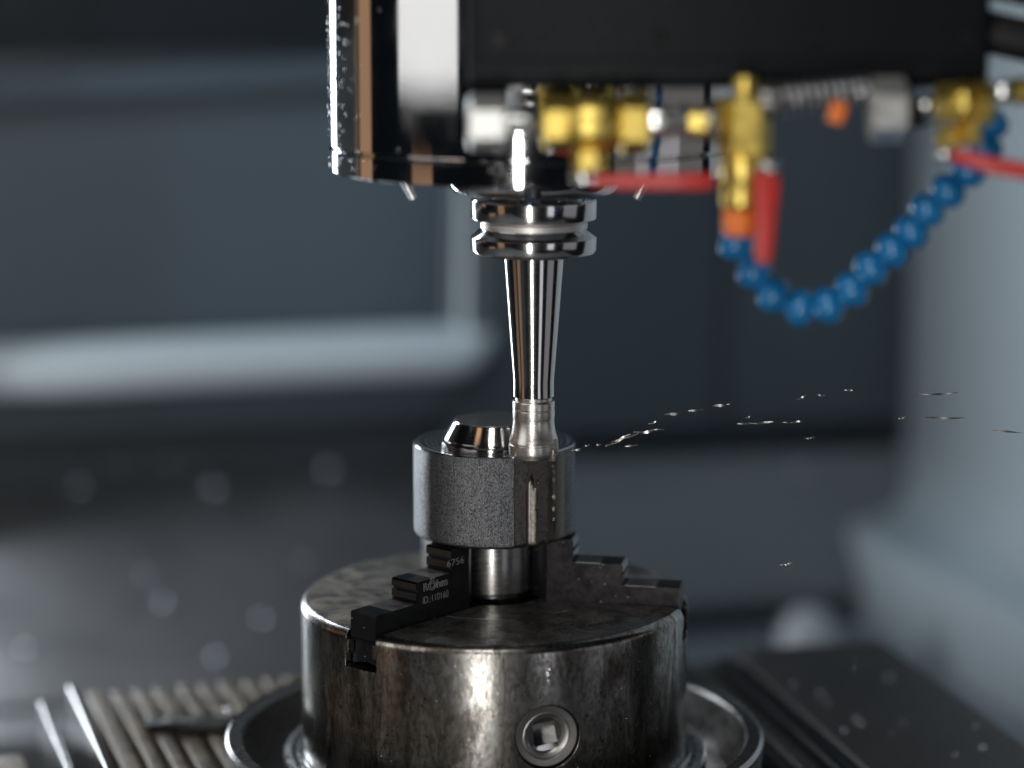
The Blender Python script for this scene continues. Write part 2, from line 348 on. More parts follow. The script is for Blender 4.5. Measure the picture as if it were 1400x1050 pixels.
# ================================================================== MACHINE TABLE
YT = Matrix.Rotation(radians(17), 4, 'Z')
def tobj(name, bm, mat, parent): bm.transform(YT); return obj(name, bm, mat, parent)
table = thing('machine_table', (0, 0, -0.235), 'dark machine table carrying the round chuck base', 'table')
bm = bmesh.new(); box(bm, -0.165, 0.26, -0.30, 0.205, -0.235, -0.112, None, 0.003); tobj('bed', bm, TABLE, table)
# grooved plate on the left, strip by strip
plate = thing('grooved_plate', (-0.18, 0.05, -0.112), 'stained plate of narrow iron strips at lower left beside the chuck', 'plate')
xs = -0.185
for i in range(16):
    wd = 0.0082 if i % 3 else 0.0105
    bm = bmesh.new(); box(bm, xs, xs + wd, -0.25, 0.215, -0.125, -0.100 - 0.0006 * (i % 2), None, 0.0012); tobj('strip', bm, PALLET, plate)
    xs += wd + 0.0040
bm = bmesh.new(); box(bm, -0.187, xs, -0.25, 0.213, -0.135, -0.1255); tobj('backing', bm, GAP, plate)
def fin(x, top, label, mat):
    bm = bmesh.new(); box(bm, x, x + 0.0045, -0.25, 0.205, -0.19, top, None, 0.0014); bm.transform(YT)
    tag(obj('steel_fin', bm, mat), label, 'fin', 'bright fins at the plate edge')
fin(-0.197, -0.092, 'bright thin steel fin standing right against the grooved plate', RISER)
fin(-0.214, -0.100, 'duller thin steel fin, leftmost of the two beside the grooved plate', RIM)
bm = bmesh.new(); box(bm, -0.36, -0.230, -0.30, 0.135, -0.20, -0.106, None, 0.004); bm.transform(YT)
tag(obj('corner_block', bm, PALLET), 'pale stained metal block cut off by the lower left corner', 'block')
cl = thing('slot_plug', (-0.165, 0.085, -0.1), 'oval dark slot plug with a bright drop on the grooved plate', 'plug')
bm = bmesh.new()
pp = [(0.020 * cos(a) + (0.010 if cos(a) > 0 else -0.010), 0.011 * sin(a)) for a in [2 * pi * i / 28 for i in range(28)]]
prism(bm, pp, -0.1005, -0.096, Matrix.Translation((-0.166, 0.085, 0)), 0.0008); obj('body', bm, BLACK, cl)
bm = bmesh.new(); prism(bm, [(a * 0.75, b * 0.7) for a, b in pp], -0.0962, -0.0945, Matrix.Translation((-0.164, 0.083, 0)), 0.0006); obj('insert', bm, RIM, cl)
bm = bmesh.new(); bmesh.ops.create_icosphere(bm, subdivisions=3, radius=0.0028, matrix=Matrix.Translation((-0.150, 0.092, -0.0935))); obj('drop', bm, DROP, cl)
# right hand rails on the table
for i, (dx, h, lab) in enumerate([(0.150, -0.104, 'dark rail on the table nearest the right side of the chuck tray'), (0.170, -0.108, 'narrow brownish rail, middle one of the three right of the chuck'), (0.185, -0.104, 'outer dark rail beside the wide table cover at right')]):
    bm = bmesh.new(); box(bm, dx, dx + 0.009, -0.28, 0.20, -0.1115, h, None, 0.0015); bm.transform(Matrix.Rotation(radians(13), 4, 'Z'))
    tag(obj('table_rail', bm, [TRAY, RIM, TRAY][i]), lab, 'rail', 'rails right of the chuck')
bm = bmesh.new(); box(bm, 0.200, 0.30, -0.28, 0.215, -0.1115, -0.104, None, 0.002); bm.transform(Matrix.Rotation(radians(13), 4, 'Z'))
tag(obj('table_cover', bm, TABLE), 'wide dark cover plate with droplets at lower right', 'cover plate')

# ================================================================== CHUCK
# round tray the chuck stands in
tray = thing('round_tray', (0, 0, -0.112), 'dark round steel tray with bright rim around the chuck base', 'tray')
bm = bmesh.new()
lathe(bm, [(0.1393, -0.112), (0.1393, -0.0745), (0.1378, -0.0728), (0.1318, -0.0728), (0.1305, -0.0742), (0.1290, -0.090), (0.124, -0.0985), (0.112, -0.100), (0.098, -0.100), (0.098, -0.112), (0.1393, -0.112)], 128); obj('dish', bm, RIM, tray)
bm = bmesh.new(); lathe(bm, [(0.1397, -0.082), (0.1401, -0.0745), (0.1385, -0.0722), (0.1376, -0.0726), (0.1393, -0.0748)], 128); obj('rim_edge', bm, RING, tray)
chuck = thing('three_jaw_chuck', (0, 0, -0.110), 'worn brownish steel three-jaw chuck clamping the workpiece', 'chuck')
JA = [229.2, 349.2, 109.2]
bm = bmesh.new()
rb = 0.005
prof = [(0, -0.098), (0.0975, -0.098), (0.0992, -0.096)] + [(0.1, -0.09), (0.1, -0.05), (0.1, -rb)] + [(0.1 - rb + rb * cos(a), -rb + rb * sin(a)) for a in [i * pi / 2 / 7 for i in range(1, 8)]] + \
       [(0.0508, 0.0), (0.0505, -0.0004), (0.0499, -0.0004), (0.0496, 0.0), (0.0245, 0.0), (0.0235, -0.001), (0.0235, -0.03), (0, -0.03)]
lathe(bm, prof, 180); body = finish(bm, 'chuck_body', 0)
cut = []
for a in JA:
    M = Matrix.Rotation(radians(a), 4, 'Z')
    for (w0, z0, z1) in ((0.0100, -0.0048, 0.01), (0.0082, -0.0125, -0.004), (0.0105, -0.0185, -0.0118)):
        bm = bmesh.new(); box(bm, 0.012, 0.12, -w0, w0, z0, z1, M); cut.append(finish(bm, 'c', 0))
sa = radians(-90 + 15.4); SD = Vector((cos(sa), sin(sa), 0)); SZ = -0.0463
M = axis_frame((SD.x * 0.1, SD.y * 0.1, SZ), SD)
bm = bmesh.new(); lathe(bm, [(0, -0.02), (0.0163, -0.02), (0.0163, 0.02), (0, 0.02)], 64, M); cut.append(finish(bm, 'c', 0))
body = smoothed(boolean(body, cut), 32)
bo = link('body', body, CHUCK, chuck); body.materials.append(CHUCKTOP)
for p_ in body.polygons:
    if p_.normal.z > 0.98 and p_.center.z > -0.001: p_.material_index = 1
bm = bmesh.new(); lathe(bm, [(0.1004, -0.100), (0.1105, -0.100), (0.1105, -0.0835), (0.1095, -0.0822), (0.1065, -0.0815), (0.1056, -0.0828), (0.1030, -0.0828), (0.1020, -0.0815), (0.1004, -0.0815)], 128)
obj('base_flange', bm, RING, chuck)
# pinion socket
bm = bmesh.new()
lathe(bm, [(0.0088, -0.016), (0.0088, -0.0042), (0.0094, -0.0036), (0.0112, -0.0030), (0.0118, -0.0032), (0.0122, -0.0026), (0.0150, -0.0022), (0.0157, -0.0028), (0.0157, -0.016)], 64, M); pin = obj('key_socket', bm, PAD, chuck)
bm = bmesh.new()
n_ = 48; ring_o = [(0.00875 * cos(2 * pi * i / n_), 0.00875 * sin(2 * pi * i / n_)) for i in range(n_)]
def sq(i):
    a = 2 * pi * i / n_; k = max(abs(cos(a)), abs(sin(a))); return (0.0056 * cos(a) / k, 0.0056 * sin(a) / k)
MR = M @ Matrix.Rotation(radians(9), 4, 'Z')
A = [bm.verts.new(MR @ Vector((x, y, -0.0062))) for x, y in ring_o]; B = [bm.verts.new(MR @ Vector((*sq(i), -0.0066))) for i in range(n_)]; D = [bm.verts.new(MR @ Vector((*sq(i), -0.018))) for i in range(n_)]
for i in range(n_):
    j = (i + 1) % n_; bm.faces.new((A[i], A[j], B[j], B[i])); bm.faces.new((B[i], B[j], D[j], D[i]))
bm.faces.new(D)
obj('square_recess', bm, TURNED, pin)
bm = bmesh.new()                                                     # drops of coolant above the socket and on the face
def blob(bm, p, n, r, sx=1.0, sz=1.0):
    q = axis_frame(p, n) @ Matrix.Diagonal((r * sx, r * sz, r * 0.45, 1)); bmesh.ops.create_icosphere(bm, subdivisions=2, radius=1, matrix=q)
for th, z, r in [(-74.2, -0.0125, .0012), (-74.6, -0.0150, .0019), (-74.5, -0.0178, .0010), (-74.3, -0.0195, .0007)]:
    a = radians(th); d = Vector((cos(a), sin(a), 0)); blob(bm, d * 0.1002 + Vector((0, 0, z)), d, r, 0.8, 1.2)
for _ in range(160):
    a = radians(random.uniform(-165, -15)); z = -0.006 - 0.07 * random.random(); d = Vector((cos(a), sin(a), 0)); blob(bm, d * 0.1 + Vector((0, 0, z)), d, random.choice([.00012, .0002, .0003]))
for _ in range(170):
    a = radians(random.uniform(235, 345)); r = random.uniform(0.03, 0.095); blob(bm, Vector((r * cos(a), r * sin(a), 0)), Vector((0, 0, 1)), random.choice([.00012, .0002, .0003]))
o = obj('coolant_drops', bm, DROP, chuck); o['kind'] = 'stuff'

# jaws: stepped profile in (u, z), extruded across the width
HW = 0.0084
def jaw_profile():
    p = [(0.0290, -0.0046), (0.0966, -0.0046), (0.0975, -0.0036), (0.0975, 0.0088), (0.0968, 0.0095)]
    def step(u, z0, z1):      # a riser with an undercut, a v groove and a chamfer
        h = z1 - z0
        return [(u - 0.0006, z0), (u - 0.0006, z0 + h * 0.10), (u, z0 + h * 0.16), (u, z0 + h * 0.46), (u - 0.0014, z0 + h * 0.53), (u - 0.0014, z0 + h * 0.57), (u, z0 + h * 0.64), (u, z1 - 0.0009), (u - 0.0009, z1)]
    p += step(0.0683, 0.0095, 0.0205) + step(0.0427, 0.0205, 0.0325) + [(0.0293, 0.0325), (0.0290, 0.0321)]
    return p
def text_mesh(s, size, outline=0.0):
    c = bpy.data.curves.new('t', 'FONT'); c.body = s; c.size = size; c.resolution_u = 3; c.offset = -0.00009 if not outline else 0.0
    if outline: c.fill_mode = 'NONE'; c.bevel_depth = outline; c.bevel_resolution = 0
    else: c.extrude = 0.00003
    o = bpy.data.objects.new('t', c); COL.objects.link(o); bpy.context.view_layer.update()
    me = bpy.data.meshes.new_from_object(o.evaluated_get(bpy.context.evaluated_depsgraph_get())); bpy.data.objects.remove(o); return me
for k, a in enumerate(JA):
    u = Vector((cos(radians(a)), sin(radians(a)), 0)); n = Vector((-u.y, u.x, 0))
    M = Matrix(((u.x, 0, n.x, 0), (u.y, 0, n.y, 0), (0, 1, 0, 0), (0, 0, 0, 1)))
    bm = bmesh.new(); prism(bm, jaw_profile(), -HW, HW, M); jaw = obj('jaw', bm, [BLACK, BLACKFILM, BLACK][k], chuck, 25)
    jaw.data.materials.append(RISER)
    for p_ in jaw.data.polygons:
        if p_.normal.dot(u) > 0.6 and p_.center.z > 0.0095 and p_.center.z < 0.0322: p_.material_index = 1  # risers get brighter metal so reflections show on the black jaw
    jaw['label'] = ['black stepped jaw engraved with numbers, left of the workpiece stem', 'black stepped jaw with pale dried film, right of the workpiece stem', 'black stepped jaw behind the workpiece stem'][k]
    # guide below the face, with the grooves that run on the tongues of the slot
    bm = bmesh.new(); prism(bm, [(-0.0096, -0.0046), (0.0096, -0.0046), (0.0096, -0.0047), (0.0078, -0.0052), (0.0078, -0.0115), (0.0098, -0.0122), (0.0098, -0.0175), (0.0, -0.0155), (-0.0098, -0.0175), (-0.0098, -0.0122), (-0.0078, -0.0115), (-0.0078, -0.0052), (-0.0096, -0.0047)], 0.021, 0.0950,
          Matrix(((n.x, 0, u.x, 0), (n.y, 0, u.y, 0), (0, 1, 0, 0), (0, 0, 0, 1))))
    attach(link('guide', finish(bm, 'guide', 25), BLACK), jaw)
    jaw.children[-1].matrix_parent_inverse = Matrix.Identity(4); jaw.children[-1].parent = jaw
    bm = bmesh.new(); prism(bm, [(0.0203, -0.0026), (0.02895, -0.0082), (0.02895, 0.0082), (0.0203, 0.0026)], 0.0006, 0.0320, Matrix(((u.x, n.x, 0, 0), (u.y, n.y, 0, 0), (0, 0, 1, 0), (0, 0, 0, 1))), 0.0004)
    nz = link('gripping_nose', finish(bm, 'gripping_nose', 30), BLACK); nz.parent = jaw
    for (u0, u1, z) in ((0.0695, 0.0850, 0.0095), (0.0440, 0.0565, 0.0205)):
        bm = bmesh.new(); prism(bm, [(u0, z - 0.0005), (u1, z - 0.0005), (u1, z + 0.00022), (u0, z + 0.00022)], -HW + 0.0002, HW - 0.0002, M)
        pd = link('ground_pad', finish(bm, 'ground_pad', 0), PAD); pd.parent = jaw
    if k == 0:
        TM = Matrix(((-u.x, 0, n.x, 0), (-u.y, 0, n.y, 0), (0, 1, 0, 0), (0, 0, 0, 1)))
        def txt(s, size, ustart, z, width, nm, outline=0.0, italic=0.0):
            me = text_mesh(s, size, outline); xs_ = [v.co.x for v in me.vertices]; w0, w1 = min(xs_), max(xs_)
            f = width / (w1 - w0)
            for v in me.vertices:
                x, y, zz = v.co; q = TM @ Vector((-ustart + (x - w0) * f, z + y, 0)); v.co = q + n * (HW + 0.00006 + zz * 0.3)
            t_ = link(nm, me, ENGRAVE); t_.parent = jaw
        txt('6756', 0.0050, 0.0455, 0.0240, 0.0125, 'engraved_number')
        txt('ID.:110160', 0.0052, 0.0635, 0.0087, 0.0187, 'engraved_number')
        txt('R', 0.0056, 0.0630, 0.0151, 0.0036, 'engraved_logo', 0.00012); txt('hm', 0.0058, 0.0533, 0.0151, 0.0080, 'engraved_logo', 0.00012)
        bm = bmesh.new()
        for rr in (0.0023, 0.0013):
            pts = [TM @ Vector((-0.0566 + rr * 1.2 * cos(t_), 0.0170 + rr * sin(t_), 0)) + n * (HW + 0.00008) for t_ in [2 * pi * i / 28 for i in range(29)]]; tube(bm, pts, 0.00014, 6)
        for dx in (-0.0010, 0.0010):
            pts = [TM @ Vector((-0.0566 + dx + 0.0005 * cos(t_), 0.0205 + 0.0005 * sin(t_), 0)) + n * (HW + 0.00008) for t_ in [2 * pi * i / 12 for i in range(13)]]; tube(bm, pts, 0.00012, 6)
        lg = link('engraved_logo', finish(bm, 'engraved_logo', 0), ENGRAVE); lg.parent = jaw

# ================================================================== WORKPIECE
wp = thing('workpiece', (0, 0, 0.0015), 'rough dark forged steel workpiece with turned boss clamped in the chuck', 'workpiece')
ZB, ZT, RW = 0.0331, 0.0804, 0.0414
def radius(th, z):
    """th: degrees to the right of the camera side."""
    r = RW
    if 14.5 < th < 62:
        d = th - 14.5; r = RW - 0.0007
        c1, c2 = radians(th - 20), radians(th - 35)
        r = min(r, 0.0403 / cos(c1), 0.0399 / cos(c2)) if th < 41 else RW - 0.0010
        zt = 0.0705 - abs(th - 28) * 0.0022           # the deep pointed gouge
        if abs(th - 27.6) < 4.2 and z < zt: r = min(r, 0.0374 + abs(th - 27.6) * 0.00055)
        if abs(th - 33.2) < 0.6 and z < 0.066: r -= 0.0007
        if abs(th - (47.0 + (0.075 - z) * 25)) < 2.6 - abs(z - 0.062) * 140: r -= 0.0012    # torn mark at the right
    elif th >= 62: r = RW - 0.0010 * max(0, 1 - (th - 62) / 14)
    return r
bm = bmesh.new(); NA = 540; zs = [ZB + 0.0018 + (ZT - ZB - 0.0024) * i / 44 for i in range(45)]
def ringv(f, z): return [bm.verts.new((f(-180 + 360 * i / NA) * sin(radians(-180 + 360 * i / NA)), -f(-180 + 360 * i / NA) * cos(radians(-180 + 360 * i / NA)), z)) for i in range(NA)]
rr_ = [ringv(lambda t: 0.019, ZB), ringv(lambda t: radius(t, ZB) - 0.0016, ZB), ringv(lambda t: radius(t, ZB) - 0.0004, ZB + 0.0008)]
rr_ += [ringv(lambda t, z=z: radius(t, z), z) for z in zs]
rr_ += [ringv(lambda t: radius(t, ZT) - 0.0005, ZT)]
for c_ in (0.0375, 0.0345, 0.0320, 0.0295): rr_.append(ringv(lambda t: c_, ZT)); rr_.append(ringv(lambda t: c_ - 0.0004, ZT - 0.00025)); rr_.append(ringv(lambda t: c_ - 0.0008, ZT))
rr_.append(ringv(lambda t: 0.024, ZT))
for k, (A, B) in enumerate(zip(rr_, rr_[1:])):
    for i in range(NA):
        f = bm.faces.new((A[i], A[(i + 1) % NA], B[(i + 1) % NA], B[i])); th = -180 + 360 * (i + 0.5) / NA
        if k >= 3 + len(zs) - 1: f.material_index = 1
        elif 14.5 < th < 62: f.material_index = 3 if 25.4 < th < 27.8 and sum(v.co.z for v in f.verts) / 4 < 0.0705 - abs(th - 28) * 0.0022 else 2  # left gouge flank takes brighter steel to look lit
obj('blank', bm, [FORGED, TURNED, MILLED, PAD], wp, 35)
bm = bmesh.new(); lathe(bm, [(0.0272, ZT - 0.001), (0.0272, ZT + 0.0006), (0.0262, ZT + 0.0012), (0.0256, ZT + 0.0016), (0.0258, 0.0828), (0.0256, 0.0831), (0.0210, 0.0912), (0.0205, 0.0917), (0, 0.0917)], 128); obj('boss', bm, POLISH, wp, 6)
bm = bmesh.new(); lathe(bm, [(0.0200, 0.0911), (0.0200, 0.09185), (0.0196, 0.0920), (0, 0.0920)], 96); obj('boss_face', bm, PAD, wp, 20)
bm = bmesh.new(); lathe(bm, [(0.0, 0.0015), (0.0170, 0.0015), (0.0170, 0.0028), (0.0192, 0.0032), (0.0200, 0.0042), (0.0200, ZB + 0.0004), (0, ZB + 0.0004)], 96); obj('stem', bm, STEM, wp)

# ================================================================== SPINDLE, TOOL
AX = Vector((0.0199, -0.0330, 0)); MA = Matrix.Translation(AX)
sp = thing('spindle', (AX.x, AX.y, 0.2125), 'polished chrome spindle head with wet droplets above the tool', 'spindle')
bm = bmesh.new(); lathe(bm, [(0.1003, 0.75), (0.1003, 0.2362), (0.0998, 0.2357), (0.0988, 0.2356), (0.0988, 0.2345), (0.05, 0.2345)], 160, MA); obj('housing', bm, CHROME, sp)
bm = bmesh.new(); lathe(bm, [(0.05, 0.2344), (0.0990, 0.2344), (0.1000, 0.2338), (0.1000, 0.2240), (0.0992, 0.2232), (0.0930, 0.2232), (0.0925, 0.2236), (0.045, 0.2236), (0.045, 0.2300)], 160, MA); obj('end_ring', bm, CHROME, sp)
bm = bmesh.new(); lathe(bm, [(0.030, 0.2235), (0.0425, 0.2235), (0.0425, 0.2160), (0.0410, 0.2130), (0.0400, 0.2122), (0.032, 0.2122), (0.030, 0.2140)], 120, MA, radians(-86), radians(83.5), True)
lathe(bm, [(0.030, 0.2235), (0.0425, 0.2235), (0.0425, 0.2160), (0.0410, 0.2130), (0.0400, 0.2122), (0.032, 0.2122), (0.030, 0.2140)], 120, MA, radians(96.5), radians(263), True); obj('nose_ring', bm, CHROME, sp)
bm = bmesh.new(); box(bm, -0.0024, 0.0024, -0.0395, -0.0300, 0.2120, 0.2235, MA, 0.0005); obj('drive_key', bm, BLACK, sp)
for (dx, dy, tx) in ((-0.0620, -0.030, 0.0042), (0.0530, -0.030, -0.0042)):
    bm = bmesh.new(); tube(bm, [AX + Vector((dx - tx * 0.7, dy, 0.2245)), AX + Vector((dx, dy, 0.2195)), AX + Vector((dx + tx, dy, 0.2115))], [0.0022, 0.0022, 0.0018], 16); obj('coolant_nozzle', bm, NICKEL, sp)
bm = bmesh.new()
for _ in range(210):
    a = radians(random.gauss(198, 11)); z = random.uniform(0.226, 0.33); d = Vector((cos(a), sin(a), 0)); blob(bm, AX + d * 0.1003 + Vector((0, 0, z)), d, random.choice([.0004, .0005, .0006, .0008]))
for _ in range(60):
    a = radians(random.gauss(262, 3)); z = random.uniform(0.223, 0.262); d = Vector((cos(a), sin(a), 0)); blob(bm, AX + d * 0.1003 + Vector((0, 0, z)), d, random.choice([.0004, .0005, .0007]))
o = obj('droplets', bm, DROP, sp); o['kind'] = 'stuff'

th_ = thing('tool_holder', (AX.x, AX.y, 0.1094), 'polished tapered tool holder with grooved flange under the spindle', 'tool holder')
bm = bmesh.new(); lathe(bm, [(0.0, 0.1815), (0.0285, 0.1815), (0.0302, 0.1822), (0.0311, 0.1838), (0.0311, 0.1898), (0.0308, 0.1903), (0.0263, 0.1940), (0.0262, 0.1945), (0.0262, 0.1968), (0.0264, 0.1972), (0.0309, 0.1990), (0.0311, 0.1994), (0.0311, 0.2078), (0.0305, 0.2088), (0.0, 0.2088)], 128, MA); obj('flange', bm, TOOL, th_)
bm = bmesh.new(); lathe(bm, [(0.0255, 0.1938), (0.0264, 0.1943), (0.0264, 0.1970), (0.0255, 0.1974)], 128, MA); obj('groove_band', bm, SATIN, th_)
bm = bmesh.new(); lathe(bm, [(0.0, 0.1097), (0.0098, 0.1097), (0.0102, 0.1102), (0.0102, 0.1180), (0.0148, 0.1780), (0.0151, 0.1814), (0.0, 0.1814)], 96, MA); obj('tapered_shank', bm, TOOL, th_, 12)
ct = thing('milling_cutter', (AX.x, AX.y, 0.0806), 'bright waisted milling cutter cutting the workpiece rim', 'cutter')
bm = bmesh.new(); lathe(bm, [(0, 0.0788), (0.0100, 0.0788), (0.0114, 0.0793), (0.0121, 0.0806), (0.0124, 0.0826), (0.0124, 0.0858), (0.0119, 0.0862), (0.0119, 0.0868), (0.0123, 0.0873), (0.0119, 0.0890), (0.0111, 0.0915), (0.0106, 0.0945), (0.0103, 0.0970), (0.0103, 0.0985), (0.0104, 0.0992), (0.0105, 0.0998), (0.0105, 0.1030), (0.01035, 0.1033), (0.01035, 0.1037), (0.0105, 0.1040), (0.0105, 0.1072), (0.0102, 0.1078), (0.0092, 0.1082), (0.0092, 0.1096), (0, 0.1096)], 96, MA)
cme = finish(bm, 'cutter_body', 0); pk = []
IA = (-38, 142)
for a_ in IA:
    a = radians(a_); d = Vector((cos(a), sin(a), 0)); t_ = Vector((-sin(a), cos(a), 0))
    bm = bmesh.new(); box(bm, 0.0, 0.012, -0.0060, 0.0050, 0.0006, 0.0052, frame(AX + d * 0.0082 + Vector((0, 0, 0.0832)), d, t_)); pk.append(finish(bm, 'c', 0))
cme = smoothed(boolean(cme, pk), 25); link('cutter_body', cme, CUTTER, ct)
for a_ in IA:
    a = radians(a_); d = Vector((cos(a), sin(a), 0)); t_ = Vector((-sin(a), cos(a), 0))
    M = frame(AX + d * 0.0098 + Vector((0, 0, 0.0812)), d, t_)
    bm = bmesh.new(); box(bm, -0.0028, 0.0031, -0.0030, 0.0030, -0.0008, 0.0010, M, 0.0003); ins = obj('insert', bm, CARB, ct)
    bm = bmesh.new(); lathe(bm, [(0, 0.0008), (0.0013, 0.0008), (0.0013, 0.0013), (0.0010, 0.0015), (0, 0.0015)], 16, M); sc_ = link('screw', finish(bm, 'screw'), BLACK); sc_.parent = ins

# ================================================================== COOLANT FITTINGS (in front of the spindle)
FO = Vector((0.0091, -0.1995, 0.2580)); mm = 0.001034
def fp(x, z, y=0.0): return FO + Vector((x, y, z)) * mm
def X(x, z, y=0.0): return frame(fp(x, z, y), (0, 0, 1), (1, 0, 0))      # local z along world x
def V(x, z, y=0.0): return frame(fp(x, z, y), (1, 0, 0), (0, 0, 1))
def turned(name, prof, M, mat, parent, seg=40):
    bm = bmesh.new(); lathe(bm, [(r * mm, h * mm) for r, h in prof], seg, M); return obj(name, bm, mat, parent)
def nut(name, r, h0, h1, M, mat, parent):
    bm = bmesh.new(); hexnut(bm, r * mm, h0 * mm, h1 * mm, M); return obj(name, bm, mat, parent)
def lever(pts, wids, thick, parent, name='lever'):
    """dipped flat handle: rounded section swept along pts."""
    bm = bmesh.new(); rings = []; pts = [Vector(p) for p in pts]
    for i, p in enumerate(pts):
        d = (pts[min(i + 1, len(pts) - 1)] - pts[max(i - 1, 0)]).normalized(); f = Vector((0, -1, 0)); s_ = d.cross(f).normalized(); f = s_.cross(d)
        w_, t_ = wids[i] * mm, thick * mm * (1 if 0 < i < len(pts) - 1 else 0.7)
        rings.append([bm.verts.new(p + s_ * w_ * abs(cos(a)) ** 0.5 * (1 if cos(a) > 0 else -1) + f * t_ * abs(sin(a)) ** 0.5 * (1 if sin(a) > 0 else -1)) for a in [2 * pi * k / 20 + 0.01 for k in range(20)]])
    for A, B in zip(rings, rings[1:]):
        for k in range(20): bm.faces.new((A[k], A[(k + 1) % 20], B[(k + 1) % 20], B[k]))
    bm.faces.new(rings[0][::-1]); bm.faces.new(rings[-1]); return obj(name, bm, RED, parent, 50)

hb = thing('black_housing', (0.10, -0.155, 0.27), 'large matt black housing block across the top right, above the valves', 'housing')
bm = bmesh.new(); box(bm, -0.0098, 0.2125, -0.1860, -0.1360, 0.2715, 0.62, None, 0.004); obj('block', bm, HOUSING, hb)
bm = bmesh.new(); box(bm, -0.0080, 0.2105, -0.1872, -0.1862, 0.2765, 0.2840, None, 0.0004); obj('edge_strip', bm, HOUSING, hb)
for sx in (0.004, 0.071, 0.138, 0.203):
    bm = bmesh.new(); lathe(bm, [(0, 0), (0.0032, 0), (0.0032, 0.0016), (0.0026, 0.0022), (0.0016, 0.0022), (0.0014, 0.0010), (0, 0.0010)], 20, axis_frame((sx, -0.1860, 0.2925), (0, -1, 0))); obj('screw', bm, BLACK, hb)
for z_, x1 in ((0.312, 0.34), (0.288, 0.36)):
    bm = bmesh.new(); tube(bm, [(0.19, -0.165, z_ + 0.012), (0.218, -0.165, z_ + 0.006), (0.25, -0.165, z_ - 0.001), (x1, -0.17, z_ - 0.015)], 0.0095, 14)
    tag(obj('black_cable', bm, RUBBER), 'upper black cable leaving the housing at the top right corner' if z_ > 0.3 else 'lower black cable leaving the housing, just above the right valve', 'cable', 'cables of the housing')

v1 = thing('ball_valve', fp(28, -2), 'horizontal brass ball valve with red lever in front of the spindle', 'valve', 'brass coolant valves')
nut('union_nut', 11.4, -18, -2, X(0, 0), ZINC, v1)
turned('neck', [(0, -3), (5.2, -3), (5.2, 7), (0, 7)], X(0, 0), NICKEL, v1)
turned('collar', [(0, 6), (4.5, 6), (6.3, 8), (6.3, 11), (5.2, 13.2), (0, 13.2)], X(0, -1), NICKEL, v1)
nut('end_hex', 11.2, 12.5, 23, X(0, 0), BRASS, v1)
turned('valve_body', [(0, 22.5), (9.0, 22.5), (11.0, 25), (12.0, 30), (12.0, 37), (11.0, 41.5), (9.6, 44.5), (0, 44.5)], X(0, 0), BRASS, v1)
nut('end_hex', 13.0, 44, 56, X(0, 0), BRASS, v1)
nut('packing_nut', 6.5, -19, -10, V(31, 0, -5), BRASS, v1)
turned('stem', [(0, -25), (3.2, -25), (4.8, -23.5), (4.8, -20), (3.5, -18.8), (0, -18.8)], V(29, 0, -5), NICKEL, v1)
lever([fp(29, -22.5, -5), fp(38, -23, -5), fp(44, -23.4, -6), fp(62, -23.2, -8), fp(78, -23, -10), fp(82, -23, -10.4)], [2.4, 2.6, 3.2, 3.5, 3.5, 2.6], 4.2, v1)
turned('nipple', [(0, 55), (6.2, 55), (6.8, 58), (6.8, 63), (5.4, 64), (5.4, 68), (6.6, 69), (6.6, 72), (0, 72)], X(0, 0.6), NICKEL, v1)
turned('brass_elbow', [(0, 71.5), (6.0, 71.5), (6.4, 73), (6.4, 80), (0, 80)], X(0, 0), BRASS, v1)
turned('ring', [(0, 79), (8.2, 79), (8.8, 80), (8.8, 84), (8.0, 85), (0, 85)], X(0, 1), NICKEL, v1)

v2 = thing('ball_valve', fp(95, -47), 'upright brass valve with red lever hanging down above the blue hose', 'valve', 'brass coolant valves')
turned('plug', [(0, 19), (4.6, 19), (5.2, 18), (5.2, 13), (4.4, 12), (5.0, 10), (0, 9)], V(95, 0), BRASS, v2)
nut('valve_body', 11.0, -13, 10.5, V(95, 0), BRASS, v2)
turned('barrel', [(0, -12.5), (8.0, -13), (9.2, -15), (9.2, -22), (8.2, -24), (8.8, -26), (8.8, -33), (7.2, -35.5), (0, -35.5)], V(94.5, 0), BRASS, v2)
turned('stem', [(0, 4), (4.2, 4), (4.6, 5), (4.6, 10.5), (3.4, 12.5), (0, 12.5)], frame(fp(98, -17, -3), (0, 0, 1), (0.8, -0.6, 0)), NICKEL, v2)
turned('orange_bush', [(0, -34.5), (6.4, -34.5), (7.0, -36), (7.0, -43), (6.0, -46), (0, -46)], V(93.5, 0), ORANGE, v2)
lever([fp(103.5, -20, -9), fp(103.5, -27, -10), fp(103, -38, -11), fp(102.6, -50, -12), fp(102.4, -56, -12.2)], [5.0, 5.2, 4.4, 3.9, 3.0], 3.2, v2)

v3 = thing('ball_valve', fp(182, -5), 'shaded brass valve at the right end with red lever pointing out of frame', 'valve', 'brass coolant valves')
nut('union_nut', 13.6, 145.5, 160.5, X(0, 5.2), ZINC, v3)
turned('neck', [(0, 160), (8, 160), (6, 163), (6, 168), (0, 168)], X(0, 4), BLACK, v3)
turned('collar', [(0, 166), (5.4, 167), (6, 169), (5.2, 172.5), (0, 173)], X(0, 5.4), NICKEL, v3)
RX = Matrix.Rotation(radians(17), 4, 'Z')
nut('end_hex', 8.4, 172, 180, X(0, 8) @ RX, BRASS, v3)
turned('valve_body', [(0, 179), (7.0, 179.5), (8.8, 182), (9.2, 184), (8.2, 187), (6.0, 188.5), (0, 188.5)], X(0, 8), BRASS, v3)
nut('end_hex', 9.6, 188, 196, X(0, 8) @ RX, BRASS, v3)
nut('packing_nut', 4.8, -10, -1, V(178, 0), BRASS, v3)
turned('stem', [(0, -15), (3.0, -15), (4.4, -13.5), (4.4, -11), (0, -10)], V(177, 0), NICKEL, v3)
nut('side_hex', 4.8, -9, 2, V(187, 0), BRASS, v3)
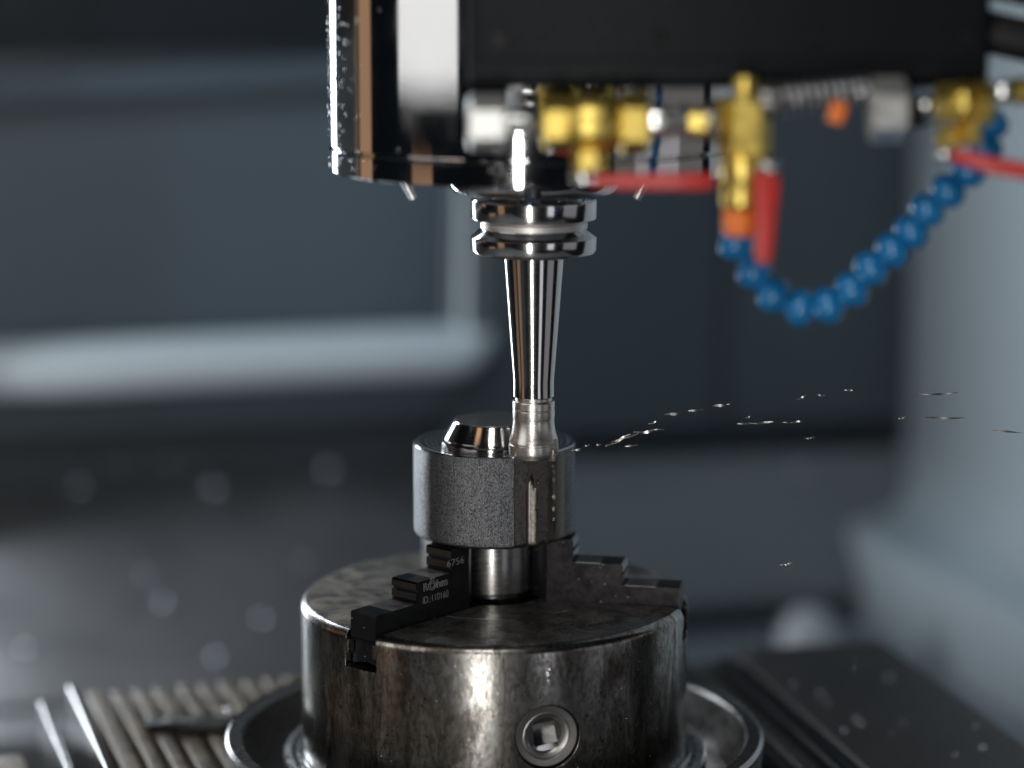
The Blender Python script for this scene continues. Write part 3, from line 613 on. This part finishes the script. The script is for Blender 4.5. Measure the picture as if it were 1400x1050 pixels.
lever([fp(180, -13, -2), fp(187, -14.5, -4), fp(196, -17, -6), fp(215, -20, -8), fp(235, -22, -10)], [2.4, 3.2, 3.4, 3.4, 3.0], 4.0, v3)
turned('collar', [(0, 198), (4.0, 198), (4.6, 200), (4.6, 203), (0, 204)], X(0, 12.8), NICKEL, v3)
turned('brass_tail', [(0, 204), (5.5, 204), (5.5, 214), (0, 214)], X(0, 13), BRASS, v3)
# braided hose between the valves
bh = thing('braided_hose', fp(127, 6), 'short silver braided hose between the upright valve and the right nut', 'hose')
hp = [fp(106 + 40 * i / 20, 9.5 + 4.0 * i / 20) for i in range(21)]
bm = bmesh.new(); tube(bm, hp, 5.4 * mm, 24); obj('core', bm, RUBBER, bh)
bm = bmesh.new(); hd = (hp[-1] - hp[0]); L_ = hd.length; hM = axis_frame(hp[0], hd)
tube(bm, [hM @ Vector((6.0 * mm * cos(t_ * 2 * pi * 11), 6.0 * mm * sin(t_ * 2 * pi * 11), L_ * t_)) for t_ in [i / 336 for i in range(337)]], 1.15 * mm, 8)
o = obj('braid', bm, BRAIDM, bh); o['kind'] = 'stuff'
turned('ferrule', [(0, 100), (7.4, 100), (7.8, 101), (7.8, 108), (7.0, 109), (0, 109)], X(0, 9), RIM, bh)
bm = bmesh.new(); box(bm, -0.0035, 0.0035, -0.0008, 0.0008, -0.005, 0.004, Matrix.Translation(fp(132, 5, -6)) @ Matrix.Rotation(0.3, 4, 'Y'), 0.0005); obj('orange_tab', bm, ORANGE, bh)

# blue segmented hose: one bead after another
fh = thing('segmented_hose', fp(92, -50), 'bright blue ball-segment coolant hose hanging in a loop at upper right', 'hose')
bp = [(92.0, -50, 0), (99.5, -61.5, -1), (107.5, -71, -2), (118.5, -76.5, -2), (130, -75.5, -2), (139.8, -69, -1), (147.5, -60.3, 0), (156.3, -53, 1), (164, -45.5, 2), (170.5, -36.5, 3), (179, -28.8, 4), (187, -20.5, 5), (193.5, -11, 5), (195.5, -1.5, 5)]
prof_b = [(0, -6.6), (3.4, -6.6), (3.7, -5.4), (5.2, -4.6), (6.5, -2.9), (7.1, -0.9), (7.1, 0.9), (6.5, 2.9), (5.2, 4.6), (3.7, 5.4), (3.4, 6.6), (0, 6.6)]
base_me = None
for i, p in enumerate(bp):
    a = Vector(bp[max(i - 1, 0)]); b = Vector(bp[min(i + 1, len(bp) - 1)]); d = Vector(((b - a).x, (b - a).z, (b - a).y))
    if base_me is None:
        bm = bmesh.new(); lathe(bm, [(r * mm * 1.10, h * mm * 0.98) for r, h in prof_b], 32); base_me = finish(bm, 'bead', 40); base_me.materials.append(BLUE)
    o = bpy.data.objects.new('bead', base_me); COL.objects.link(o); attach(o, fh); o.matrix_basis = axis_frame(fp(p[0], p[1], p[2]), d)

fh.location += Vector((0.003, 0.030, -0.0032)); fh.scale = (1.03, 1.03, 1.03)

# ================================================================== FLYING CHIPS
def chip(a, b, label, wdt=0.0009, curl=0.0006, seed=0):
    a, b = Vector(a), Vector(b); L_ = (b - a).length; rnd = random.Random(seed); M = axis_frame(a, b - a); bm = bmesh.new(); rings = []
    n_ = 18; tw = rnd.uniform(1.5, 5.0); ph = rnd.uniform(0, 6)
    for i in range(n_ + 1):
        t_ = i / n_; env = 0.25 + 0.75 * sin(pi * t_) ; c_ = Vector((curl * sin(tw * 1.3 * t_ + ph), curl * cos(tw * t_ * 1.7), L_ * t_)); an = ph + tw * t_
        x_ = Vector((cos(an), sin(an), 0)) * wdt * 0.5 * env; y_ = Vector((-sin(an), cos(an), 0)) * 0.00012
        rings.append([bm.verts.new(M @ (c_ + q)) for q in (x_ + y_, -x_ + y_, -x_ - y_, x_ - y_)])
    for A, B in zip(rings, rings[1:]):
        for k in range(4): bm.faces.new((A[k], A[(k + 1) % 4], B[(k + 1) % 4], B[k]))
    bm.faces.new(rings[0][::-1]); bm.faces.new(rings[-1])
    o = obj('metal_chip', bm, CHIP, None, 50); tag(o, label, 'chip', 'chips flying right of the cutter')
CH = [((0.0551, -0.0523, 0.0881), (0.0673, -0.0512, 0.0941), 'lower of the two crossing long chips nearest the cutter'),
 ((0.058, -0.052, 0.0899), (0.0709, -0.0511, 0.0948), 'upper of the two crossing long chips nearest the cutter'),
 ((0.0688, -0.0511, 0.0948), (0.0839, -0.0507, 0.0966), 'long bright chip just right of the crossing chips by the cutter'),
 ((0.0842, -0.0495, 0.1033), (0.0918, -0.0492, 0.1051), 'short slanted chip above the long chips, midway to the dark wall'),
 ((0.1079, -0.0488, 0.1072), (0.1162, -0.0485, 0.1093), 'slanted chip with bright tip left of the blue hose bottom'),
 ((0.1198, -0.0503, 0.0991), (0.1374, -0.0501, 0.1001), 'longest straight flat chip below the left end of the blue hose'),
 ((0.1482, -0.0482, 0.1107), (0.1539, -0.0478, 0.1129), 'small slanted chip directly below the blue hose loop'),
 ((0.1593, -0.0478, 0.1129), (0.1629, -0.0478, 0.1132), 'tiny chip between two others below the blue hose loop'),
 ((0.1726, -0.0474, 0.1153), (0.1766, -0.0473, 0.1157), 'topmost tiny chip below the right part of the blue hose'),
 ((0.2068, -0.0478, 0.1132), (0.2283, -0.0476, 0.1143), 'upper long chip in front of the pale side wall'),
 ((0.1989, -0.0499, 0.1015), (0.2032, -0.0496, 0.103), 'tiny chip at the edge of the pale side wall'),
 ((0.2111, -0.0497, 0.1022), (0.2348, -0.0497, 0.1022), 'lower long chip in front of the pale side wall'),
 ((0.045, -0.0522, 0.0884), (0.0472, -0.0521, 0.0892), 'tiny chip closest to the workpiece rim'),
 ((0.0508, -0.0521, 0.0888), (0.0529, -0.052, 0.0895), 'tiny chip second from the workpiece rim'),
 ((0.0648, -0.0523, 0.0881), (0.0709, -0.0521, 0.0892), 'short chip lying lowest under the long chips by the cutter'),
 ((0.1529, -0.0516, 0.092), (0.1579, -0.0514, 0.0927), 'faint small chip low in the dark area right of the cutter'),
 ((0.0385, -0.0530, 0.0862), (0.0432, -0.0526, 0.0874), 'chip just leaving the cutter at the workpiece rim'),
 ((0.0760, -0.0505, 0.0990), (0.0800, -0.0502, 0.1004), 'small chip above the long chips near the cutter'),
 ((0.0955, -0.0492, 0.1052), (0.1030, -0.0490, 0.1064), 'dim flat chip between the two slanted chips'),
 ((0.1240, -0.0500, 0.1020), (0.1262, -0.0499, 0.1028), 'tiny chip right above the longest straight chip'),
 ((0.1420, -0.0503, 0.0998), (0.1520, -0.0502, 0.1004), 'thin faint chip following the longest straight chip'),
 ((0.2450, -0.0505, 0.0960), (0.2600, -0.0505, 0.0950), 'dark chip at the right edge of the frame before the pale wall'),
 ((0.1406, -0.0626, 0.0308), (0.1471, -0.0624, 0.0318), 'lone thin chip above the bright ledge, right of the chuck')]
for i, (a, b, lab) in enumerate(CH): chip(a, b, lab, 0.0014 if i < 6 else 0.0010, 0.0005 if i < 5 else 0.0002, i)

# drops of coolant and swarf on the covers, far out of focus
bm = bmesh.new()
for (x, y, z), r in [((-0.144, 0.7989, -0.1102), .007), ((-0.2353, 0.7558, -0.1162), .0065), ((-0.3435, 0.7398, -0.112), .0062), ((-0.3155, 0.7806, -0.1013), .005), ((-0.2784, 0.7889, -0.1018), .005), ((-0.2579, 0.7899, -0.1032), .0045), ((-0.1792, 0.5814, -0.1774), .0045), ((-0.2551, 0.5915, -0.1676), .004), ((-0.3473, 0.5177, -0.1834), .004), ((-0.2081, 0.5264, -0.1927), .0045), ((-0.2736, 0.6261, -0.1548), .003), ((-0.1551, 0.664, -0.1528), .003), ((0.2561, 0.8483, -0.1200), .005)]:
    bmesh.ops.create_icosphere(bm, subdivisions=3, radius=r * 0.78, matrix=Matrix.Translation((x, y, z + r * 0.5)))
o = obj('coolant_drops', bm, DROP, None, 60); tag(o, 'out of focus glinting drops on the sloped cover behind the chuck', 'drops'); o['kind'] = 'stuff'
bm = bmesh.new()
for _ in range(20):
    q = Matrix.Rotation(radians(13), 4, 'Z') @ Vector((random.uniform(0.203, 0.295), random.uniform(-0.15, 0.2), -0.1035)); bmesh.ops.create_icosphere(bm, subdivisions=2, radius=random.uniform(.0006, .0014), matrix=Matrix.Translation(q))
o = obj('coolant_drops', bm, DROP, None, 60); tag(o, 'scattered small drops on the dark cover plate at lower right', 'drops'); o['kind'] = 'stuff'
